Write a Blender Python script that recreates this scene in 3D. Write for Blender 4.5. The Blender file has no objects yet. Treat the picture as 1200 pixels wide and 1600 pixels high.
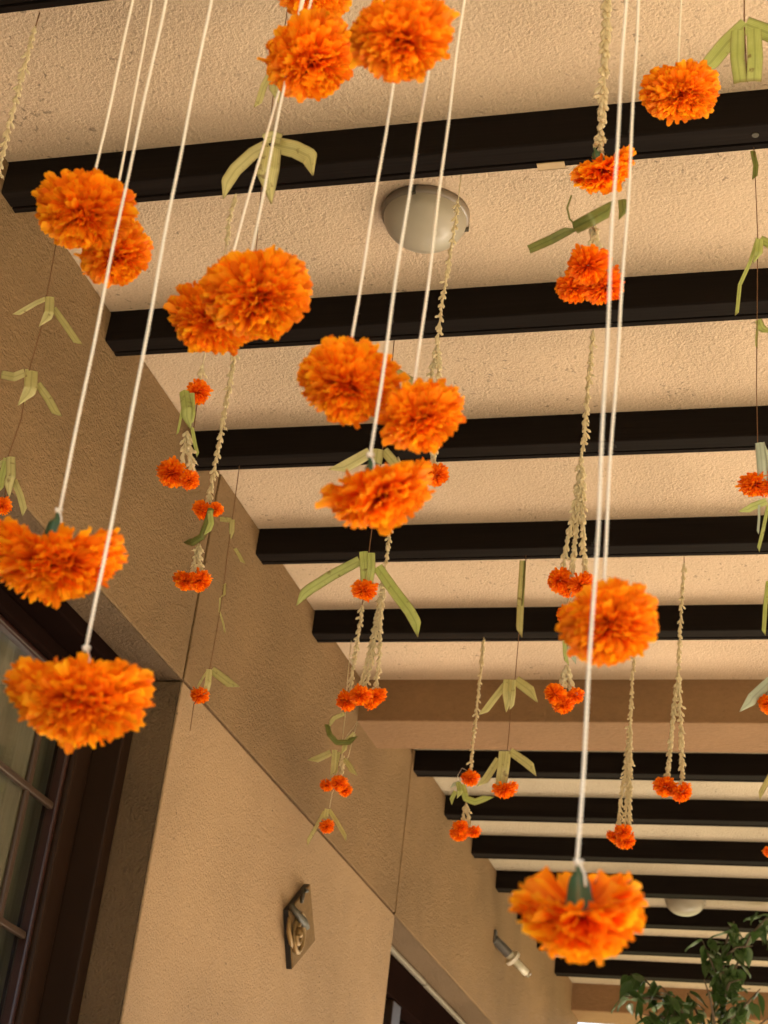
import bpy, math, random
import numpy as np
from mathutils import Vector, Matrix
random.seed(7); rng = np.random.default_rng(11)
scene = bpy.context.scene
col = scene.collection
rad = math.radians

# ------------------------------------------------------------------ camera, sky, sun, exposure
F_PX, CX, CY, IMG_W = 2685.0, 600.0, 800.0, 1200.0
RR = np.array([[0.9589859898522926, 0.2605679181768355, 0.11158060442571785],      # camera right
               [0.02805019325185107, -0.47895274177089453, 0.8773924195071875],    # (z row solved below)
               [-0.2820621525932758, 0.8382771803926984, 0.4666179496197235]])
fw = RR[2] / np.linalg.norm(RR[2])
rt = RR[0] - fw * np.dot(RR[0], fw); rt /= np.linalg.norm(rt)
up = np.cross(rt, fw)
R3 = np.array([rt, up, fw])
CAM = np.array([0.0, 0.0, 1.2])

cam_data = bpy.data.cameras.new('camera')
cam = bpy.data.objects.new('camera', cam_data); col.objects.link(cam)
cam_data.sensor_fit = 'HORIZONTAL'; cam_data.sensor_width = 36.0
cam_data.lens = F_PX / IMG_W * 36.0
cam_data.clip_start = 0.05; cam_data.clip_end = 500.0
M = Matrix.Identity(4)
for i in range(3):
    M[i][0], M[i][1], M[i][2], M[i][3] = rt[i], up[i], -fw[i], CAM[i]
cam.matrix_world = M
cam_data.dof.use_dof = True; cam_data.dof.focus_distance = 2.3; cam_data.dof.aperture_fstop = 20.0
scene.camera = cam

SUN_EL, SUN_AZ = rad(48.0), math.atan2(0.50, 0.866)            # azimuth from +Y towards +X
sun_dir = Vector((math.sin(SUN_AZ) * math.cos(SUN_EL), math.cos(SUN_AZ) * math.cos(SUN_EL), math.sin(SUN_EL)))
world = bpy.data.worlds.new('World'); scene.world = world; world.use_nodes = True
wt = world.node_tree; wt.nodes.clear()
sky = wt.nodes.new('ShaderNodeTexSky'); sky.sky_type = 'NISHITA'; sky.sun_disc = False
sky.sun_elevation = SUN_EL; sky.sun_rotation = SUN_AZ; sky.dust_density = 2.5
bg = wt.nodes.new('ShaderNodeBackground'); bg.inputs['Strength'].default_value = 0.05
wo = wt.nodes.new('ShaderNodeOutputWorld')
wt.links.new(sky.outputs[0], bg.inputs['Color']); wt.links.new(bg.outputs[0], wo.inputs['Surface'])
sd = bpy.data.lights.new('sun', 'SUN'); sd.energy = 5.0; sd.angle = rad(0.5); sd.color = (1.0, 0.89, 0.72)
sun = bpy.data.objects.new('sun', sd); col.objects.link(sun)
sun.rotation_euler = (-sun_dir).to_track_quat('-Z', 'Y').to_euler(); sun.location = (8, 8, 9)
scene.view_settings.view_transform = 'Standard'; scene.view_settings.look = 'None'
scene.view_settings.exposure = 3.05; scene.view_settings.gamma = 1.0
scene.render.engine = 'CYCLES'
scene.cycles.use_denoising = True
scene.cycles.max_bounces = 10; scene.cycles.diffuse_bounces = 7; scene.cycles.transparent_max_bounces = 16
scene.cycles.sample_clamp_indirect = 12.0

# ------------------------------------------------------------------ pixel -> place helpers
def ray(px, py):
    return R3.T @ np.array([(px - CX) / F_PX, -(py - CY) / F_PX, 1.0])
def at_y(px, py, Y):
    d = ray(px, py); return CAM + d * (Y / d[1])
def at_x(px, py, X):
    d = ray(px, py); return CAM + d * (X / d[0])
def depth(P):
    return float(fw @ (np.asarray(P) - CAM))
def px_len(n, P):                       # n photo pixels at the place P, in metres
    return n * depth(P) / F_PX

XW = -1.2173                            # wall face
ZC, ZB = 1.2 + 1.5571, 1.2 + 1.5        # ceiling of the first bay, underside of its beams
Y0, SP, BH, BW = 1.71425, 0.37911, 0.05709, 0.04845
Y2, SP2, DZ = 4.12349, 0.34789, 0.0171
ZL = 1.2 + 1.1288                       # lintel height
YJ, YK = 2.623, 4.104                   # pier between the two openings
XE = 1.75                                # open edge of the porch
def beam_y(k): return Y0 + SP * (k - 1) + BW * 0.5

# ------------------------------------------------------------------ mesh collector
class MB:
    def __init__(self): self.v = []; self.f = []; self.t = []
    def add(self, vs, fs, tint=None):
        o = len(self.v); self.v.extend([tuple(map(float, p)) for p in vs])
        self.f.extend([tuple(i + o for i in q) for q in fs])
        self.t.extend(tint if tint is not None else [(0.5, 0.5)] * len(vs))
    def box(self, a, b):
        x0, y0, z0 = a; x1, y1, z1 = b
        vs = [(x0,y0,z0),(x1,y0,z0),(x1,y1,z0),(x0,y1,z0),(x0,y0,z1),(x1,y0,z1),(x1,y1,z1),(x0,y1,z1)]
        self.add(vs, [(0,3,2,1),(4,5,6,7),(0,1,5,4),(1,2,6,5),(2,3,7,6),(3,0,4,7)])
    def tube(self, pts, r, n=6, caps=True):
        pts = [np.asarray(p, float) for p in pts]
        rs = r if hasattr(r, '__len__') else [r] * len(pts)
        vs, ti = [], []; ref = np.array([0.31, 0.62, 0.72])
        for i, p in enumerate(pts):
            t = pts[min(i + 1, len(pts) - 1)] - pts[max(i - 1, 0)]; t = t / (np.linalg.norm(t) + 1e-12)
            a = np.cross(t, ref)
            if np.linalg.norm(a) < 1e-3: a = np.cross(t, (1, 0, 0))
            a = a / np.linalg.norm(a); b = np.cross(t, a)
            for k in range(n):
                w = 2 * math.pi * k / n
                vs.append(p + rs[i] * (math.cos(w) * a + math.sin(w) * b)); ti.append((i / max(1, len(pts) - 1), k / n))
        fs = [(i*n+k, i*n+(k+1) % n, (i+1)*n+(k+1) % n, (i+1)*n+k) for i in range(len(pts)-1) for k in range(n)]
        if caps: fs += [tuple(range(n))[::-1], tuple(range((len(pts)-1)*n, len(pts)*n))]
        self.add(vs, fs, ti)
    def mesh(self, name, mat, smooth=True, origin=(0, 0, 0)):
        me = bpy.data.meshes.new(name); o = np.asarray(origin, float)
        me.from_pydata([tuple(np.asarray(p) - o) for p in self.v], [], self.f)
        if mat: me.materials.append(mat)
        at = me.color_attributes.new('tint', 'FLOAT_COLOR', 'POINT')
        buf = np.ones((len(self.v), 4), np.float32)
        buf[:, :2] = np.array(self.t, np.float32).reshape(-1, 2); buf[:, 2] = 0
        at.data.foreach_set('color', buf.ravel())
        me.polygons.foreach_set('use_smooth', [smooth] * len(me.polygons)); me.update()
        return me
    def build(self, name, mat, parent=None, smooth=False, origin=(0, 0, 0)):
        return link(name, self.mesh(name, mat, smooth, origin), parent)

def link(name, data, parent=None, loc=(0, 0, 0)):
    o = bpy.data.objects.new(name, data); col.objects.link(o)
    if parent: o.parent = parent
    o.location = loc; return o
def tag(o, label=None, cat=None, group=None, kind=None):
    if label: o['label'] = label
    if cat: o['category'] = cat
    if group: o['group'] = group
    if kind: o['kind'] = kind
    return o
def bevel(o, w=0.003, seg=2):
    m = o.modifiers.new('bevel', 'BEVEL'); m.width = w; m.segments = seg; m.limit_method = 'ANGLE'; return o

# ------------------------------------------------------------------ materials
class NT:
    def __init__(self, name):
        self.m = bpy.data.materials.new(name); self.m.use_nodes = True
        self.t = self.m.node_tree; self.t.nodes.clear()
        self.out = self.n('ShaderNodeOutputMaterial')
    def n(self, typ, **kw):
        x = self.t.nodes.new(typ)
        for k, v in kw.items():
            if k in x.inputs: x.inputs[k].default_value = v
            else: setattr(x, k, v)
        return x
    def l(self, a, b): self.t.links.new(a, b)
    def coords(self): return self.n('ShaderNodeTexCoord').outputs['Object']
    def noise(self, vec, scale, detail=3.0, rough=0.55, dist=0.0):
        x = self.n('ShaderNodeTexNoise', Scale=scale, Detail=detail, Roughness=rough, Distortion=dist)
        if vec is not None: self.l(vec, x.inputs['Vector'])
        return x.outputs['Fac']
    def ramp(self, fac, stops):
        x = self.n('ShaderNodeValToRGB'); e = x.color_ramp.elements
        while len(e) < len(stops): e.new(0.5)
        for q, (p, c) in zip(e, stops):
            q.position = p; q.color = (*c, 1.0) if hasattr(c, '__len__') else (c, c, c, 1.0)
        self.l(fac, x.inputs['Fac']); return x.outputs['Color']
    def mix(self, fac, a, b, mode='MIX'):
        x = self.n('ShaderNodeMix', data_type='RGBA', blend_type=mode)
        for s, v in ((x.inputs[0], fac), (x.inputs[6], a), (x.inputs[7], b)):
            if hasattr(v, 'links'): self.l(v, s)
            elif hasattr(v, '__len__'): s.default_value = (*v, 1.0)
            else: s.default_value = v
        return x.outputs[2]
    def math(self, op, a, b=0.0):
        x = self.n('ShaderNodeMath', operation=op)
        for s, v in zip(x.inputs, (a, b)):
            if hasattr(v, 'links'): self.l(v, s)
            else: s.default_value = v
        return x.outputs[0]
    def mapping(self, vec, scale=(1, 1, 1), rot=(0, 0, 0)):
        x = self.n('ShaderNodeMapping', Scale=scale, Rotation=rot); self.l(vec, x.inputs['Vector']); return x.outputs[0]
    def attr(self, name='tint'):
        a = self.n('ShaderNodeAttribute', attribute_name=name); s = self.n('ShaderNodeSeparateColor')
        self.l(a.outputs['Color'], s.inputs[0]); return s.outputs[0], s.outputs[1]
    def bump(self, h, dist, strength=1.0):
        x = self.n('ShaderNodeBump', Strength=strength, Distance=dist); self.l(h, x.inputs['Height']); return x.outputs[0]
    def principled(self, color, rough=0.6, normal=None, spec=0.5, metal=0.0, **kw):
        p = self.n('ShaderNodeBsdfPrincipled', Roughness=rough if not hasattr(rough, 'links') else 0.5, Metallic=metal)
        p.inputs['Specular IOR Level'].default_value = spec
        if hasattr(rough, 'links'): self.l(rough, p.inputs['Roughness'])
        if hasattr(color, 'links'): self.l(color, p.inputs['Base Color'])
        else: p.inputs['Base Color'].default_value = (*color, 1.0)
        if normal is not None: self.l(normal, p.inputs['Normal'])
        self.l(p.outputs[0], self.out.inputs['Surface']); return p

def stucco(name, color, grain=190.0, depth_m=0.004, pit=0.35, speck=0.5, aniso=(1, 1, 1), blotch=0.14):
    m = NT(name); c = m.coords(); g = m.mapping(c, aniso)
    fine = m.noise(g, grain, 3.0, 0.65, 0.0); mid = m.noise(g, grain * 0.42, 2.0, 0.5, 0.15); wide = m.noise(c, 2.2, 4.0, 0.6)
    area = m.ramp(m.noise(c, 3.1, 3.0), [(0.35, 0.35), (0.65, 1.0)])
    vor = m.n('ShaderNodeTexVoronoi', Scale=grain * 0.62, Randomness=1.0); m.l(g, vor.inputs['Vector'])
    pits = m.ramp(vor.outputs['Distance'], [(0.0, 0.0), (pit, 1.0)])
    h = m.math('ADD', m.math('MULTIPLY', fine, 0.95), m.math('MULTIPLY', mid, 0.6))
    h = m.math('ADD', h, m.math('MULTIPLY', pits, m.math('MULTIPLY', area, 0.30)))
    tone = m.ramp(wide, [(0.28, 1.0 - blotch), (0.72, 1.0 + blotch * 0.35)])
    base = m.mix(1.0, color, tone, 'MULTIPLY')
    fleck = m.ramp(m.noise(m.mapping(c, (1, 1, 1)), 105.0, 2.0, 0.5), [(0.29, 1.0), (0.35, 0.0)])
    gate = m.ramp(m.noise(c, 7.0, 3.0), [(0.46, 0.0), (0.62, 1.0)])
    fk = m.math('MULTIPLY', m.math('MULTIPLY', fleck, gate), speck)
    base = m.mix(fk, base, tuple(x * 0.38 for x in color))
    grain_tone = m.ramp(fine, [(0.25, 0.86), (0.6, 1.0)])  # slightly darker where the fine grain noise is low
    base = m.mix(1.0, base, grain_tone, 'MULTIPLY')
    hole = m.ramp(vor.outputs['Distance'], [(0.06, 1.0), (0.24, 0.0)])
    base = m.mix(m.math('MULTIPLY', m.math('MULTIPLY', hole, m.ramp(m.noise(c, 5.2, 3.0, 0.6), [(0.45, 0.0), (0.68, 0.8)])), speck), base, tuple(x * 0.5 for x in color))
    h = m.math('MULTIPLY', h, m.ramp(m.noise(c, 4.1, 2.0), [(0.3, 0.45), (0.7, 1.0)]))
    m.principled(base, 0.85, m.bump(h, depth_m, 1.0), spec=0.25)
    return m.m

MAT = {}
MAT['joint'] = stucco('joint_mortar', (0.20, 0.12, 0.062))
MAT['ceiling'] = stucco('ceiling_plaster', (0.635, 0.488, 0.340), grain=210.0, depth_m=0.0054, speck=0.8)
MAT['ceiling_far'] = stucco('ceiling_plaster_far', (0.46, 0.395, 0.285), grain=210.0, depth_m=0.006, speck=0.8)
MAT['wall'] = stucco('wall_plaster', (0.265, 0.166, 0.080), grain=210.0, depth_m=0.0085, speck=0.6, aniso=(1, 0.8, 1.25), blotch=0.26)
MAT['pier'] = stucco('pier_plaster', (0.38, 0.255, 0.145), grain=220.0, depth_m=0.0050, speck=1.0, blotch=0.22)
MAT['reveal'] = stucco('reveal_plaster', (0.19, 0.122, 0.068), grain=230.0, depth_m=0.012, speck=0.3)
MAT['crossbeam'] = stucco('crossbeam_plaster', (0.235, 0.135, 0.066), grain=150.0, depth_m=0.003, speck=0.3, aniso=(0.55, 1, 1))

def beam_mat():
    m = NT('dark_stained_beam'); c = m.coords()
    g = m.noise(m.mapping(c, (2.0, 70, 70)), 3.0, 4.0, 0.6, 0.3)
    big = m.noise(m.mapping(c, (0.6, 9, 9)), 2.0, 3.0)
    base = m.mix(g, (0.005, 0.0036, 0.0032), (0.013, 0.0092, 0.0076))
    base = m.mix(m.ramp(big, [(0.55, 0.0), (0.75, 0.5)]), base, (0.022, 0.016, 0.013))
    m.principled(base, 0.7, m.bump(g, 0.0008, 0.6), spec=0.04); return m.m
MAT['beam'] = beam_mat()

def plain(name, color, rough=0.6, var=0.25, scale=30.0, bump=0.0, spec=0.5, metal=0.0):
    m = NT(name); c = m.coords(); n = m.noise(c, scale, 4.0)
    base = m.mix(n, tuple(x * (1 - var) for x in color), tuple(min(1, x * (1 + var)) for x in color))
    m.principled(base, rough, m.bump(n, bump, 0.6) if bump else None, spec, metal); return m.m

def petal_mat(name, deep, mid, tip):
    m = NT(name); v, r = m.attr()
    c = m.mix(m.ramp(v, [(0.25, 0.0), (0.72, 1.0)]), deep, mid)
    c = m.mix(m.math('MULTIPLY', m.ramp(v, [(0.70, 0.0), (1.0, 1.0)]), m.math('ADD', 0.25, m.math('MULTIPLY', r, 0.75))), c, tip)
    hue = m.n('ShaderNodeHueSaturation'); m.l(c, hue.inputs['Color'])
    m.l(m.math('ADD', 0.489, m.math('MULTIPLY', r, 0.020)), hue.inputs['Hue'])
    m.l(m.math('ADD', 0.90, m.math('MULTIPLY', r, 0.26)), hue.inputs['Value'])
    c = hue.outputs['Color']
    p = m.principled(c, 0.55, None, spec=0.18)
    tr = m.n('ShaderNodeBsdfTranslucent'); m.l(c, tr.inputs['Color'])
    mx = m.n('ShaderNodeMixShader', Fac=0.5); m.l(p.outputs[0], mx.inputs[1]); m.l(tr.outputs[0], mx.inputs[2])
    m.l(mx.outputs[0], m.out.inputs['Surface']); return m.m
MAT['petal'] = petal_mat('marigold_petal', (0.90, 0.148, 0.003), (1.0, 0.285, 0.004), (1.0, 0.47, 0.012))
MAT['petal_small'] = petal_mat('marigold_petal_deep', (0.74, 0.100, 0.002), (0.94, 0.205, 0.003), (1.0, 0.34, 0.007))

def leafy(name, a, b, rough=0.45, trans=0.35, spec=0.4, fibre=True):
    m = NT(name); v, r = m.attr(); c = m.coords()
    n = m.noise(c, 55.0, 4.0, 0.6)
    base = m.mix(n, a, b)
    if fibre:
        w = m.n('ShaderNodeTexWave', Scale=1.0, Distortion=0.0); w.wave_profile = 'SIN'
        st = m.math('SINE', m.math('MULTIPLY', v, 60.0))
        base = m.mix(m.math('ADD', 0.12, m.math('MULTIPLY', st, 0.12)), base, tuple(x * 0.55 for x in a))
        brown = m.ramp(m.noise(m.mapping(c, (1, 1, 1)), 90.0, 3.0), [(0.62, 0.0), (0.72, 0.7)])
        base = m.mix(brown, base, (0.20, 0.12, 0.04))
        rib = m.ramp(m.math('ABSOLUTE', m.math('SUBTRACT', v, 0.5)), [(0.03, 0.42), (0.09, 0.0)])
        base = m.mix(rib, base, tuple(x * 0.62 for x in a))
        rim = m.ramp(m.math('ABSOLUTE', m.math('SUBTRACT', v, 0.5)), [(0.42, 0.0), (0.5, 0.55)])
        base = m.mix(rim, base, (0.24, 0.15, 0.05))
        base = m.mix(m.ramp(r, [(0.93, 0.0), (1.0, 0.7)]), base, (0.20, 0.12, 0.045))
    p = m.principled(base, rough, None, spec=spec)
    tr = m.n('ShaderNodeBsdfTranslucent'); m.l(base, tr.inputs['Color'])
    mx = m.n('ShaderNodeMixShader', Fac=trans); m.l(p.outputs[0], mx.inputs[1]); m.l(tr.outputs[0], mx.inputs[2])
    m.l(mx.outputs[0], m.out.inputs['Surface']); return m.m
MAT['palm'] = leafy('palm_leaf_pale', (0.58, 0.53, 0.21), (0.77, 0.72, 0.38))
MAT['palm_green'] = leafy('palm_leaf_green', (0.48, 0.54, 0.15), (0.74, 0.78, 0.36), trans=0.45)
MAT['palm_dark'] = leafy('palm_leaf_dark', (0.13, 0.17, 0.04), (0.36, 0.37, 0.11))
MAT['palm_white'] = leafy('palm_leaf_white', (0.55, 0.62, 0.50), (0.72, 0.78, 0.66), trans=0.4)
MAT['calyx'] = leafy('calyx_green', (0.035, 0.085, 0.035), (0.075, 0.15, 0.065), trans=0.1)
MAT['ficus'] = leafy('ficus_leaf', (0.030, 0.068, 0.018), (0.080, 0.140, 0.038), rough=0.3, trans=0.3, spec=0.5, fibre=False)
MAT['jasmine'] = leafy('jasmine_bud', (0.72, 0.61, 0.39), (0.86, 0.77, 0.55), rough=0.6, trans=0.3, fibre=False)
MAT['cord'] = plain('white_cotton_cord', (0.86, 0.80, 0.69), 0.9, 0.08, 400.0, 0.0, 0.1)
MAT['thread'] = plain('brown_thread', (0.17, 0.09, 0.045), 0.9, 0.2, 200.0, 0.0, 0.1)
MAT['bark'] = plain('ficus_bark', (0.10, 0.075, 0.05), 0.9, 0.3, 60.0, 0.002)
MAT['wood'] = plain('dark_window_wood', (0.010, 0.005, 0.004), 0.7, 0.35, 8.0, 0.0006, 0.0)
MAT['wood_mid'] = plain('brown_window_wood', (0.024, 0.012, 0.007), 0.45, 0.3, 8.0, 0.0006, 0.12)
MAT['bead'] = plain('dark_red_bead', (0.030, 0.010, 0.008), 0.3, 0.3, 20.0)
MAT['muntin'] = plain('brown_glazing_bar', (0.055, 0.032, 0.02), 0.4, 0.25, 20.0)
MAT['metal_strip'] = plain('pale_metal_strip', (0.20, 0.17, 0.13), 0.45, 0.15, 20.0)
MAT['room'] = plain('dark_room_shade', (0.05, 0.05, 0.055), 0.9, 0.1)  # dark colour on the backing stands in for the unlit room
MAT['dome'] = plain('lamp_dome_opal', (0.33, 0.295, 0.23), 0.36, 0.05, 12.0, 0.0, 0.3)
MAT['dome_rim'] = plain('lamp_rim_brown', (0.22, 0.18, 0.14), 0.4, 0.15)
MAT['tape'] = plain('beige_tape', (0.42, 0.30, 0.16), 0.55, 0.2, 60.0, 0.0006)
MAT['holder'] = plain('grey_lamp_holder', (0.07, 0.065, 0.06), 0.4, 0.2)
MAT['opal'] = plain('lamp_collar_white', (0.60, 0.56, 0.46), 0.35, 0.05)
MAT['gold'] = plain('aged_gold_paint', (0.26, 0.165, 0.065), 0.5, 0.35, 60.0, 0.0015, 0.4, 0.15)
MAT['plaque'] = plain('plaque_face', (0.16, 0.098, 0.040), 0.7, 0.5, 70.0, 0.0015, 0.15)
MAT['bronze'] = plain('verdigris_bronze', (0.05, 0.042, 0.026), 0.6, 0.45, 60.0, 0.001, 0.4, 0.0)
MAT['black'] = plain('black_edge', (0.010, 0.008, 0.008), 0.5, 0.2)
MAT['pot'] = plain('clay_pot', (0.28, 0.12, 0.06), 0.8, 0.2, 20.0, 0.001)
MAT['sky_screen'] = plain('sky_screen_green', (0.035, 0.06, 0.02), 0.8, 0.4, 9.0, 0.03)
def polished():
    m = NT('polished_terrace_stone'); c = m.coords(); n = m.noise(c, 3.0, 4.0)
    base = m.mix(n, (0.25, 0.18, 0.115), (0.31, 0.225, 0.15))
    p = m.principled(base, 0.27, None, spec=1.0); p.inputs['IOR'].default_value = 1.9; p.inputs['Coat Weight'].default_value = 1.0; p.inputs['Coat Roughness'].default_value = 0.27
    p.inputs['Coat IOR'].default_value = 2.2; return m.m
MAT['floor'] = polished()
MAT['bounce_path'] = plain('bounce_path_stone', (0.36, 0.28, 0.19), 0.85, 0.1, 2.0)
MAT['bounce_paving'] = plain('pale_bounce_paving', (0.50, 0.40, 0.28), 0.85, 0.1, 2.0)
MAT['ground'] = plain('dark_lawn', (0.10, 0.11, 0.04), 0.95, 0.15, 1.0)  # one even dark lawn green, kept low so outdoor ground bounces little

def curtain_mat():
    m = NT('curtain_cloth'); c = m.coords()
    n = m.noise(m.mapping(c, (220, 220, 2)), 1.0, 3.0)
    b = m.mix(n, (0.18, 0.165, 0.12), (0.30, 0.28, 0.21)); m.principled(b, 0.9, None, spec=0.1); return m.m
MAT['curtain'] = curtain_mat()
def glass_mat(name, tint=(1, 1, 1)):
    m = NT(name); g = m.n('ShaderNodeBsdfGlossy', Roughness=0.03); t = m.n('ShaderNodeBsdfTransparent', Color=(*tint, 1))
    lw = m.n('ShaderNodeLayerWeight', Blend=0.5); fr = m.n('ShaderNodeMath', operation='MULTIPLY_ADD'); p4 = m.math('POWER', lw.outputs['Facing'], 5.0); m.l(p4, fr.inputs[0]); fr.inputs[1].default_value = 0.75; fr.inputs[2].default_value = 0.035; mx = m.n('ShaderNodeMixShader')
    m.l(fr.outputs[0], mx.inputs[0]); m.l(t.outputs[0], mx.inputs[1]); m.l(g.outputs[0], mx.inputs[2])
    m.l(mx.outputs[0], m.out.inputs['Surface']); return m.m
MAT['glass'] = glass_mat('window_glass', (0.92, 0.92, 0.90)); MAT['tube'] = glass_mat('lamp_glass', (0.93, 0.93, 0.9))

# ------------------------------------------------------------------ ground, floor, ceilings
b = MB(); b.add([(-150,-150,-0.02),(150,-150,-0.02),(150,150,-0.02),(-150,150,-0.02)], [(0,1,2,3)])
tag(b.build('ground', MAT['ground']), kind='structure')
b = MB(); b.box((-1.6, -1.2, -0.015), (XE + 0.2, 6.9, 0.0)); tag(b.build('floor', MAT['floor']), kind='structure')
b = MB(); b.box((XE + 0.201, 0.9, -0.018), (7.6, 11.0, -0.004)); tag(b.build('bounce_paving', MAT['bounce_path']), kind='structure')  # unseen bright ground added to bounce sun up under the roof
b = MB(); b.box((-5.0, -14.0, -0.018), (3.5, -2.4, -0.004)); tag(b.build('bounce_paving', MAT['bounce_paving']), kind='structure')  # added behind the camera to bounce sunlight onto cords and blooms
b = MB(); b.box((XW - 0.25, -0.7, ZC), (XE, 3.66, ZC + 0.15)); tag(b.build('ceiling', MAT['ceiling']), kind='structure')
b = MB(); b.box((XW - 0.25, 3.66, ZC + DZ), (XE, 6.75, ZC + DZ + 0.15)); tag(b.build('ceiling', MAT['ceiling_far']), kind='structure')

# ------------------------------------------------------------------ house wall: slab behind, plaster panels proud of it with open joints
wall = bpy.data.objects.new('house_wall', None)
b = MB()
XB, XR = XW - 0.30, XW - 0.006
b.box((XB, -0.7, ZL + 0.004), (XR, 6.75, ZC + 0.14))                     # over both openings
b.box((XB, YJ + 0.012, 0.0), (XR, YK - 0.012, ZL + 0.002))               # pier
b.box((XB, -0.7, 0.0), (XR, -0.6, ZL + 0.002)); b.box((XB, 5.75, 0.0), (XR, 6.75, ZL + 0.002))
wall = b.build('house_wall', MAT['joint'])
tag(wall, 'warm beige stucco house wall with scored joint lines running under the beam ends', 'wall', kind='thing')
def panel(y0, y1, z0, z1, mat, name='plaster_panel', back=None):
    m = MB(); m.box((back if back is not None else XR + 0.0005, y0, z0), (XW, y1, z1)); o = m.build(name, mat, wall); bevel(o, 0.0025, 2); return o
J = 0.0036
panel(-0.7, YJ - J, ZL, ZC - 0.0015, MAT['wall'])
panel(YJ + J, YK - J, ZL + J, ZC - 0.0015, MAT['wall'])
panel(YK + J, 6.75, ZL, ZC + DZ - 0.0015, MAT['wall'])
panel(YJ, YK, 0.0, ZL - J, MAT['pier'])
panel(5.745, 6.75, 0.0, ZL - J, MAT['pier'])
# rough reveal beside the first window, soffits over both openings
XF = -1.295
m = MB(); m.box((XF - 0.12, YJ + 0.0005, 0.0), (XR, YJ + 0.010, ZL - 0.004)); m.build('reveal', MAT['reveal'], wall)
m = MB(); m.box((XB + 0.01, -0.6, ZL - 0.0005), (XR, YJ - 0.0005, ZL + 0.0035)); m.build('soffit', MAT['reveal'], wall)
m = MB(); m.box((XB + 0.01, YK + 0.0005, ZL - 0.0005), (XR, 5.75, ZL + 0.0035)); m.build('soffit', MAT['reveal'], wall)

# ------------------------------------------------------------------ first window (dark joinery, curtain behind)
def bar(name, a, bb, mat, parent, bw=0.004):
    m = MB(); m.box(a, bb); return bevel(m.build(name, mat, parent), bw, 2)
X1, X2, XGL = XF, XF - 0.050, XF - 0.075
win = bar('window', (X2 - 0.06, YJ - 0.038, 0.0), (X1 + 0.002, YJ - 0.0015, ZL - 0.002), MAT['wood_mid'], wall)       # jamb = window frame
win['label'] = 'dark wooden window with pale pleated curtain'
bar('frame_head', (X2 - 0.06, -0.6, ZL - 0.030), (X1 + 0.001, YJ - 0.0385, ZL - 0.0025), MAT['wood'], win)
bar('sash_stile', (X2 - 0.045, YJ - 0.100, 0.0), (X2, YJ - 0.0390, ZL - 0.031), MAT['wood_mid'], win, 0.006)
bar('sash_rail', (X2 - 0.045, -0.6, ZL - 0.066), (X2 - 0.001, YJ - 0.1005, ZL - 0.0315), MAT['wood'], win, 0.006)
bar('sash_bead', (XGL - 0.006, YJ - 0.113, 0.0), (XGL + 0.016, YJ - 0.1010, ZL - 0.067), MAT['bead'], win, 0.004)
bar('sash_bead', (XGL - 0.006, -0.6, ZL - 0.079), (XGL + 0.015, YJ - 0.1135, ZL - 0.0665), MAT['bead'], win, 0.004)
m = MB(); m.box((XGL - 0.004, -0.6, 0.0), (XGL, YJ - 0.1135, ZL - 0.0795)); m.build('glass_pane', MAT['glass'], win)
for yv in (2.412, 2.10, 1.79, 1.48): bar('muntin', (XGL + 0.001, yv, 0.0), (XGL + 0.010, yv + 0.014, ZL - 0.080), MAT['muntin'], win, 0.003)
for zv in (0.72, 0.94, 1.16, 1.38, 1.60, 1.825, 2.044): bar('muntin', (XGL + 0.0015, -0.6, zv), (XGL + 0.0115, YJ - 0.114, zv + 0.013), MAT['muntin'], win, 0.003)
m = MB(); yy = np.linspace(-0.6, 2.64, 648)
xx = XGL - 0.050 + 0.014 * np.sin(yy * 62 + 1.3 * np.sin(yy * 9)) + 0.005 * np.sin(yy * 171)
vs, fs = [], []
for x_, y_ in zip(xx, yy): vs += [(x_, y_, 0.0), (x_, y_, ZL - 0.02)]
for i in range(len(yy) - 1): fs.append((2*i, 2*i+2, 2*i+3, 2*i+1))
m.add(vs, fs); m.build('curtain', MAT['curtain'], win, smooth=True)
m = MB(); m.box((XB - 0.3, -0.7, 0.0), (XB - 0.28, 2.75, ZL + 0.1)); m.build('room_wall', MAT['room'], win)

# ------------------------------------------------------------------ second window beyond the pier
XG = XW - 0.085
w2 = bar('window', (XG - 0.10, YK + 0.0015, 0.0), (XG, YK + 0.09, ZL - 0.018), MAT['wood'], wall)
w2['label'] = 'dark wooden window with pale metal strip along its top'
bar('metal_strip', (XG - 0.012, YK + 0.002, ZL - 0.017), (XG + 0.004, 4.765, ZL - 0.006), MAT['metal_strip'], w2, 0.003)
bar('metal_strip', (XG - 0.012, 4.772, ZL - 0.018), (XG + 0.003, 5.74, ZL - 0.007), MAT['metal_strip'], w2, 0.003)
bar('frame_head', (XG - 0.10, YK + 0.0915, ZL - 0.12), (XG - 0.008, 5.74, ZL - 0.019), MAT['wood'], w2)
y = YK + 0.0915
for k in range(4):
    bar('glass_pane', (XG - 0.055, y, 0.3), (XG - 0.050, y + 0.30, ZL - 0.1215), MAT['glass'], w2, 0.0005)
    bar('mullion', (XG - 0.10, y + 0.3015, 0.0), (XG - 0.010, y + 0.385, ZL - 0.1215), MAT['wood_mid'], w2)
    y += 0.3865
for zv in (1.2, 1.75): bar('rail', (XG - 0.095, YK + 0.0915, zv), (XG - 0.0515, 5.74, zv + 0.05), MAT['wood_mid'], w2)
m = MB(); m.box((XB - 0.3, YK - 0.1, 0.0), (XB - 0.28, 5.9, ZL + 0.1)); m.build('room_wall', MAT['room'], w2)

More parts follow.
